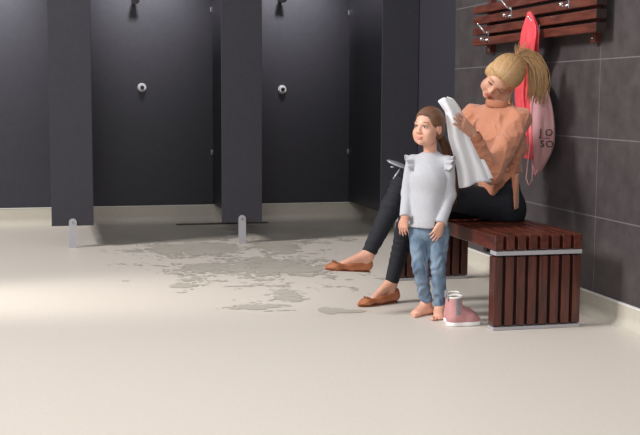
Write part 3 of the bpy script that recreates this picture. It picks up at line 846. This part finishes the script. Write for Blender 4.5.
        for u in np.linspace(0, 1, 22):
            w_ = .030*(1-.15*math.sin(PI*min(1, u*1.6)))*(1 if u < .82 else math.sqrt(max(0, 1-((u-.82)/.19)**2)))*(1 if u > .08 else math.sqrt(max(0.02, 1-((.08-u)/.10)**2)))
            prof.append((u, w_))
        top = [Q(u*1.06-.06, w_, -.002) for u, w_ in prof]+[Q(u*1.06-.06, -w_, -.002) for u, w_ in prof[::-1]]
        bot = [p-V3(0, 0, .005) for p in top]
        va = [b.bm.verts.new(p) for p in top]; vb = [b.bm.verts.new(p) for p in bot]
        b.bm.faces.new(va); b.bm.faces.new(vb[::-1])
        for i in range(len(va)): b.bm.faces.new((va[i], va[(i+1) % len(va)], vb[(i+1) % len(va)], vb[i]))
        b.done('sole', m_leather2, sh)
        b = MB(); q = Q(.80, 0, .034)
        for sx in (-1, 1):
            b.tube([tuple(q), tuple(q+sd*sx*.010+V3(0, 0, .007)), tuple(q+sd*sx*.019+V3(0, 0, .002)), tuple(q+sd*sx*.010+V3(0, 0, -.003)), tuple(q)], [.002, .0035, .004, .003, .002], 8)
            b.tube([tuple(q), tuple(q+sd*sx*.012+d*.008)], [.003, .002], 6)
        b.ball(tuple(q), .005); b.done('bow', m_leather2, sh)
    flat(anL, *fL); flat(anR, *fR)
    return dict(knL=knL, R=R)
WM = woman()

# ------------------------------------------------------------------ child
def child():
    Yc = 5.20
    t = empty('person', (1.86, Yc, 0), 'barefoot small child in pale grey top and blue jeans standing in front of the bench', 'person')
    hc = P(428.5, 128, Yc); neckb = P(431, 155, Yc+.01); chest = P(430, 178, Yc); pel = P(429, 228, Yc)
    Lt = unit([.93, -.36, 0]); bF = unit([-.36, -.93, 0])
    shL = P(447, 163, Yc-.045); shR = P(413, 162, Yc+.045)
    elL = P(449.5, 195, Yc-.05); wrL = P(441, 223, Yc-.09)
    elR = P(408, 193, Yc+.05); wrR = P(405, 217, Yc+.0)
    hipL = pel+Lt*.048+V3(0, 0, -.02); hipR = pel-Lt*.048+V3(0, 0, -.02)
    knL = P(438, 268, Yc-.025); knR = P(420, 267, Yc+.01)
    anL = P(440.5, 308, 5.19); anR = P(426.5, 304, 5.27)
    F = (-.80, -.58, .08); U = (.03, -.03, 1); s = .84
    G = SDF((1.60, 4.98, -.01), (2.06, 5.40, 1.10), .0032)
    G.cone(pel, chest, .052, .056, .03, flat=(Lt, 1.3)); G.cone(chest, neckb-V3(0, 0, .04), .064, .05, .03, flat=(Lt, 1.25))
    G.cone(neckb-V3(0, 0, .03), hc+V3(.01, .01, -.04), .034, .033, .02)
    for sh, el, wr in ((shL, elL, wrL), (shR, elR, wrR)):
        G.cone(neckb-V3(0, 0, .03), sh, .032, .028, .02); G.cone(sh, el, .026, .022, .015); G.cone(el, wr, .022, .0155, .015)
    for h_, k_, a_ in ((hipL, knL, anL), (hipR, knR, anR)):
        G.cone(h_, k_, .048, .034, .03); m_ = k_*.65+a_*.35
        G.cone(k_, m_, .034, .031, .015); G.cone(m_, a_, .031, .021, .015)
    def foot(an, d):
        d = unit(d); sdv = np.cross(d, [0, 0, 1]); g0 = V3(an[0], an[1], 0)
        Q = lambda a, b, c: g0+d*a+sdv*b+V3(0, 0, c)
        G.cone(an, Q(-.016, 0, .020), .021, .020, .02)
        G.cone(an+d*.008, Q(.072, 0, .020), .022, .016, .02, flat=(sdv, 1.25))
        G.cone(Q(-.018, 0, .017), Q(.084, 0, .012), .021, .015, .02, flat=(sdv, 1.7))
        return Q
    for an, d, big in ((anL, (-.42, -.90, 0), 1), (anR, (-.86, -.50, 0), -1)):
        Q = foot(an, d)
        for i in range(5):
            bb = (.025-.0132*i)*big; ln = (.038, .036, .032, .027, .021)[i]; r = (.0108, .0074, .0070, .0066, .0062)[i]
            G.cone(Q(.084-.004*abs(i-1)-.002*i, bb, .011), Q(.084+ln-.006*i, bb*1.15, .0085), r, r*.92, .002)
    sl, X, Y, Z = G.reg((1.5, 4.9, -.1), (2.1, 5.5, .05)); G.F[sl] = np.maximum(G.F[sl], (.0008-Z)+0*X+0*Y)
    R, W = head(G, hc, F, U, s, True)
    hand(G, wrL, unit(P(436, 234, Yc-.10)-wrL), unit([.1, -.95, .1]), .60, curl=.55, spread=.1, thumb_side=-1, k=.003)
    hand(G, wrR, unit(P(403.5, 229, Yc-.0)-wrR), unit([-.7, -.7, .0]), .60, curl=.5, spread=.1, thumb_side=1, k=.003)
    lf = lips_fn(W, R, s)
    body = G.mesh('body', [m_skinc, m_lipsc], t, mi_fn=lf)
    face_bits(body, W, s, R, m_browc, look=(.1, 1, .10), closed=0, big=1.15)
    # hair pulled back
    g = SDF(hc-.15, hc+.15, .003); root = W(0, -.105, -.025)
    g.ell(W(0, -.012, .036), (.080*s, .100*s, .089*s), R, .01)
    g.ell(W(0, -.045, -.02), (.070*s, .062*s, .058*s), R, .03)
    g.ell(W(0, .088, -.045), (.076*s, .067*s, .118*s), R, .012, 's')
    g.ell(W(0, .03, -.095), (.11*s, .085*s, .065*s), R, .012, 's')
    for sx in (-1, 1): g.ell(W(sx*.084, .004, -.010), (.022*s, .022*s, .032*s), R, .008, 's')
    strand = strand_about(root, unit(root-hc))
    hair = g.mesh('hair', m_brown, t, strand=strand)
    cen = W(0, -.012, .036); rad = np.array((.080, .100, .089))*s
    ld = R@(root-cen)/rad; ld = ld/np.linalg.norm(ld)
    def lock(i, rr, n):
        hl = hairline(-1+2*(i+rr.random())/300, .24); bump_ = rr.uniform(.4, 1)
        w0 = rr.random()**2*.2; pts, rads = [], []
        for k in range(n):
            u = w0+(1-w0)*k/(n-1); m = unit(hl*.5+ld*.5+V3(0, 0, .75*max(0, hl[1]))); v = unit(hl*(1-u)**2+m*2*u*(1-u)+ld*u*u)
            pts.append(tuple(cen+R.T@(v*rad*(1.0+.028*math.sin(PI*u)*bump_))))
            rads.append(.0026*(.35+.9*math.sin(PI*min(1, .15+.8*(k/(n-1))))))
        return pts, rads
    chainlocks('hair_locks', m_brown, hair, None, lock, 300, .003, seed=8)
    def tail(i, rr, n):
        j = V3(rr.gauss(0, .008), rr.gauss(0, .010), rr.gauss(0, .006))
        p1 = P(450, 150, Yc+.10)+j*1.4; p2 = P(453, 172, Yc+.08)+j*1.6; p3 = P(453.5, rr.uniform(188, 205), Yc+.07)+j*1.2
        pts = [bez(root+j*.6, p1, p2, p3, k/(n-1)) for k in range(n)]
        return [tuple(p) for p in pts], [.0032*(1-.7*(k/(n-1))**2) for k in range(n)]
    pt = chainlocks('ponytail', m_brown, t, None, tail, 130, .004, seed=12, npts=16)
    # top
    g = SDF((1.62, 5.0, .40), (2.06, 5.40, .90), .0034)
    hm = P(427.5, 224, Yc)
    g.cone(neckb-V3(0, 0, .050), chest, .062, .076, .04, flat=(Lt, 1.25)); g.cone(chest, hm, .078, .086, .04, flat=(Lt, 1.16))
    g.cone(neckb-V3(0, 0, .035), neckb+V3(-.004, -.005, .004), .052, .040, .02)
    sl, X, Y, Z = g.reg((1.5, 4.9, .3), (2.2, 5.5, .6)); g.F[sl] = np.maximum(g.F[sl], (.462-Z)+.06*(X-1.85)+0*Y)      # hem
    for sh, el, wr in ((shL, elL, wrL), (shR, elR, wrR)):
        g.cone(neckb-V3(0, 0, .042), sh, .040, .037, .03); g.cone(sh, el, .038, .033, .004); g.cone(el, wr, .033, .0265, .01)
        d = unit(wr-el); p = wr-d*.002; g.plane(p, d, p-.032, p+.032)
    n_ = unit([-.1, -.15, 1]); q = neckb+V3(0, 0, .018); g.plane(q, n_, q-.07, q+.07)
    def dsp(p):
        z = (p[2]-.45)/.35
        v = .0045*math.sin(38*(p[0]*.9-p[1]*.35)+3*mn.noise(Vector((p[0]*5, p[1]*5, p[2]*4))))*(1-z)
        return v+.004*mn.noise(Vector((p[0]*16+p[2]*8, p[1]*10, p[2]*13)))
    top = g.mesh('top', m_shirt, t, disp=dsp)
    # shoulder ruffles round the armholes
    for sx, sh in ((1, shL), (-1, shR)):
        c0 = sh+V3(0, 0, .002)-Lt*sx*.012
        def fn(u, v, sx=sx, c0=c0):
            a = -2.2+4.4*u; rad_ = .041+.016*v+.011*v*math.sin(a*8)
            return c0+bF*(rad_*math.sin(a))+V3(0, 0, rad_*math.cos(a)-.014)+Lt*sx*(.000+.050*v*(.7+.3*math.cos(a))+.006*v*math.cos(a*8))+V3(0, 0, -.020*v*max(0, math.cos(a)))
        sheet(fn, 90, 8, .003, 'ruffle', m_shirt, top)
    # jeans
    g = SDF((1.66, 5.02, .03), (2.04, 5.40, .56), .0034)
    g.cone(pel+V3(0, 0, .06), pel-V3(0, 0, .015), .064, .068, .03, flat=(Lt, 1.28))
    for h_, k_, a_ in ((hipL, knL, anL), (hipR, knR, anR)):
        g.cone(h_, k_, .056, .039, .012); m_ = k_*.68+a_*.32
        g.cone(k_, m_, .039, .036, .006); g.cone(m_, a_, .036, .0285, .006)
        d = unit(a_-k_); p = a_-d*.012; g.plane(p, d, p-.036, p+.036)
    def dsp3(p):
        k = math.exp(-((p[2]-.09)/.06)**2)+.6*math.exp(-((p[2]-.27)/.05)**2)+.35
        return .0030*k*math.sin(115*p[2]+7*mn.noise(Vector((p[0]*22, p[1]*22, p[2]*9))))
    j = g.mesh('jeans', m_jeans, t, disp=dsp3)
    return hc
child()

# ------------------------------------------------------------------ towel in her hands
def towel():
    Lf = [(443, 99), (438.8, 101.5), (441, 105), (445, 111), (446.5, 122), (448.5, 138), (453, 152), (457, 168), (459.5, 187)]
    Rt = [(447, 97.6), (452.5, 99.5), (457, 105), (461, 113), (467.5, 128), (473, 142), (479, 156), (486, 170), (491.5, 181)]
    T = np.linspace(0, 1, len(Lf)); Lf = np.array(Lf); Rt = np.array(Rt)
    def fn(u, v):
        l = [np.interp(u, T, Lf[:, i]) for i in (0, 1)]; r = [np.interp(u, T, Rt[:, i]) for i in (0, 1)]
        x = l[0]*(1-v)+r[0]*v; y = l[1]*(1-v)+r[1]*v
        y += 1.6*math.sin(v*PI*2.2+.5)*(u**3)
        Y = 5.185-.05*math.sin(PI*v)*(1-.3*u)+.03*(1-u)**3+.018*u*math.sin(v*11+u*2)+.05*v*(u < 2)
        return P(x, y, Y)
    o = sheet(fn, 70, 40, .012, 'towel', m_towel)
    tag(o, "white towel held in the woman's hand against the back of the child's head", 'towel')
    def fn2(u, v):                       # the folded second layer, lower and to the right
        x = (449+u*14)*(1-v)+(469+u*24)*v; y = (128+58*u)*(1-v)+(126+57*u)*v - 6*u*v
        return P(x, y+1.2*math.sin(v*8), 5.23+.014*math.sin(v*9+u*3))
    sheet(fn2, 40, 24, .010, 'towel_fold', m_towel, o)
towel()

# ------------------------------------------------------------------ small things
def boot(x0, y0, label, dz=0):
    t = empty('child_boot', (x0+.08, y0, 0), label, 'boot', 'pair of pink child ankle boots beside the bench')
    g = SDF((x0-.02, y0-.055, .0), (x0+.20, y0+.055, .17), .0018)
    g.cone((x0+.038, y0, .045), (x0+.040, y0, .128), .034, .0345, .02)
    g.cone((x0+.036, y0, .030), (x0+.12, y0, .030), .033, .030, .03); g.cone((x0+.12, y0, .028), (x0+.148, y0, .024), .031, .024, .02, flat=((0, 1, 0), 1.15))
    g.cone((x0+.05, y0, .07), (x0+.10, y0, .04), .03, .026, .03)
    g.cone((x0+.040, y0, .06), (x0+.041, y0, .17), .029, .030, .003, 's')
    g.plane((x0, y0, .018), (0, 0, -1), (x0-.1, y0-.1, -.1), (x0+.3, y0+.1, .05), .002)
    g.plane((x0, y0, .140), (-.12, 0, 1), (x0-.1, y0-.1, .1), (x0+.3, y0+.1, .2), .002)
    up_ = g.mesh('upper', [m_boot, m_elastic], t, mi_fn=lambda c: ((np.abs(c[:, 0]-(x0+.044)) < .0125) & (c[:, 2] > .058)).astype(int))
    g = SDF((x0-.03, y0-.06, -.002), (x0+.21, y0+.06, .03), .0024)
    g.cone((x0+.036, y0, .012), (x0+.105, y0, .012), .040, .037, .02); g.cone((x0+.105, y0, .012), (x0+.142, y0, .012), .037, .0335, .02, flat=((0, 1, 0), 1.1))
    sl, X, Y, Z = g.reg((x0-.1, y0-.1, -.1), (x0+.3, y0+.1, .1)); g.F[sl] = np.maximum(g.F[sl], np.abs(Z-.0105)-.010+0*X+0*Y)
    g.mesh('sole', m_rubber, t, smooth_it=2)
    b = MB()
    ring = [(x0+.041+.032*math.cos(a), y0+.031*math.sin(a), .142+.012*math.cos(a)*.3) for a in np.linspace(0, 2*PI, 24)]
    b.tube(ring, .0055, 8).done('fleece_lining', m_fleece, t)
    b = MB(); b.box(x0+.000, x0+.004, y0-.009, y0+.009, .122, .158, bev=.0015); b.box(x0+.004, x0+.014, y0-.009, y0+.009, .154, .158, bev=.0015); b.done('pull_tab', m_elastic, t)
    return t
boot(1.872, 4.965, 'pink child ankle boot with grey elastic and white sole, the nearer of the pair')
boot(1.893, 5.055, 'pink child ankle boot mostly hidden, the farther of the pair')

# silvery shell with a dangling strap on the raised knee
kn = P(399, 165.0, 5.36)
t = empty('flat_case', tuple(kn), "small flat silver grey oval case with dangling strap on the woman's raised knee", 'case')
Rk = frame((.93, -.18, -.36), (.28, -.20, .90))
g = SDF(kn-.10, kn+.10, .0022)
g.ell(kn, (.045, .068, .011), Rk, .004)
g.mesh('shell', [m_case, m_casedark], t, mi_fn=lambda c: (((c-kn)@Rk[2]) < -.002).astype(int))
MB().tube([tuple(P(400, 168.5, 5.33)), tuple(P(398.5, 171, 5.315)), tuple(P(396, 174.5, 5.31)), tuple(P(393, 179, 5.31))], [.004, .006, .006, .004], 8, flat=.6).done('strap', m_case, t)
MB().ball(tuple(P(392.5, 167, 5.34)), .007, 1.5, 1, .7).done('clasp', m_case, t)

# little white cloth on the bench behind her
c = P(517, 212, 5.44); c[2] = .457
g = SDF(c-V3(.06, .06, .01), c+V3(.06, .06, .10), .003)
g.ell(c+V3(0, 0, .02), (.020, .03, .020), None, .01); g.cone(c+V3(-.004, 0, .02), c+V3(-.010, .0, .058), .016, .006, .02); g.cone(c+V3(.01, -.01, .012), c+V3(.014, -.02, .030), .012, .006, .01)
sl, X, Y, Z = g.reg(c-V3(.1, .1, .1), c+V3(.1, .1, .1)); g.F[sl] = np.maximum(g.F[sl], (.458-Z)+0*X+0*Y)
tag(g.mesh('crumpled_cloth', m_towel, None, disp=lambda p: .004*mn.noise(Vector(p*60))), 'small crumpled white cloth on the bench right behind the sitting woman', 'cloth')
# ------------------------------------------------------------------ light
def area(name, loc, tgt, size, power, color=(1, 1, 1), sy=None, spread=PI):
    l = bpy.data.lights.new(name, 'AREA'); l.energy = power; l.color = color; l.size = size; l.spread = spread
    if sy: l.shape = 'RECTANGLE'; l.size_y = sy
    o = bpy.data.objects.new(name, l); COL.objects.link(o); o.location = loc
    o.rotation_euler = (Vector(tgt)-Vector(loc)).to_track_quat('-Z', 'Y').to_euler(); return o
def spot(name, loc, tgt, ang, blend, power, color=(1, 1, 1), r=.1):
    l = bpy.data.lights.new(name, 'SPOT'); l.energy = power; l.color = color; l.spot_size = math.radians(ang); l.spot_blend = blend; l.shadow_soft_size = r
    o = bpy.data.objects.new(name, l); COL.objects.link(o); o.location = loc
    o.rotation_euler = (Vector(tgt)-Vector(loc)).to_track_quat('-Z', 'Y').to_euler(); return o
area('window_light', (-9.0, 4.9, 7.6), (1.8, 5.4, .6), 2.6, 1480, (1, .985, .97))
area('front_fill_light', (-1.0, -3.0, 4.2), (1.6, 5.4, .6), 2.5, 165, (1, .985, .97))  # soft fill from behind the camera, added to brighten surfaces facing the viewer
spot('floor_wash', (-3.4, 6.15, 1.5), (.1, 6.15, 0), 25, 1, 760, (1, .97, .9), .25)
for x in (-.5, .8, 2.05): spot('cubicle_downlight', (x, 8.95, 2.55), (x, 9.65, 1.95), 75, 1, 150, (1, .98, .96), .08)
area('overhead_fill', (.5, 3.5, 2.8), (.5, 3.6, 0), 4, 45, (1, .98, .95))  # broad unseen area lamp overhead, added as general fill
w = bpy.data.worlds.new('world'); sc.world = w; w.use_nodes = True
w.node_tree.nodes['Background'].inputs[0].default_value = (.92, .95, 1, 1)
w.node_tree.nodes['Background'].inputs[1].default_value = .32
sc.view_settings.view_transform = 'Standard'; sc.view_settings.look = 'None'; sc.view_settings.gamma = 1; sc.view_settings.exposure = 0
sc.view_settings.use_curve_mapping = False
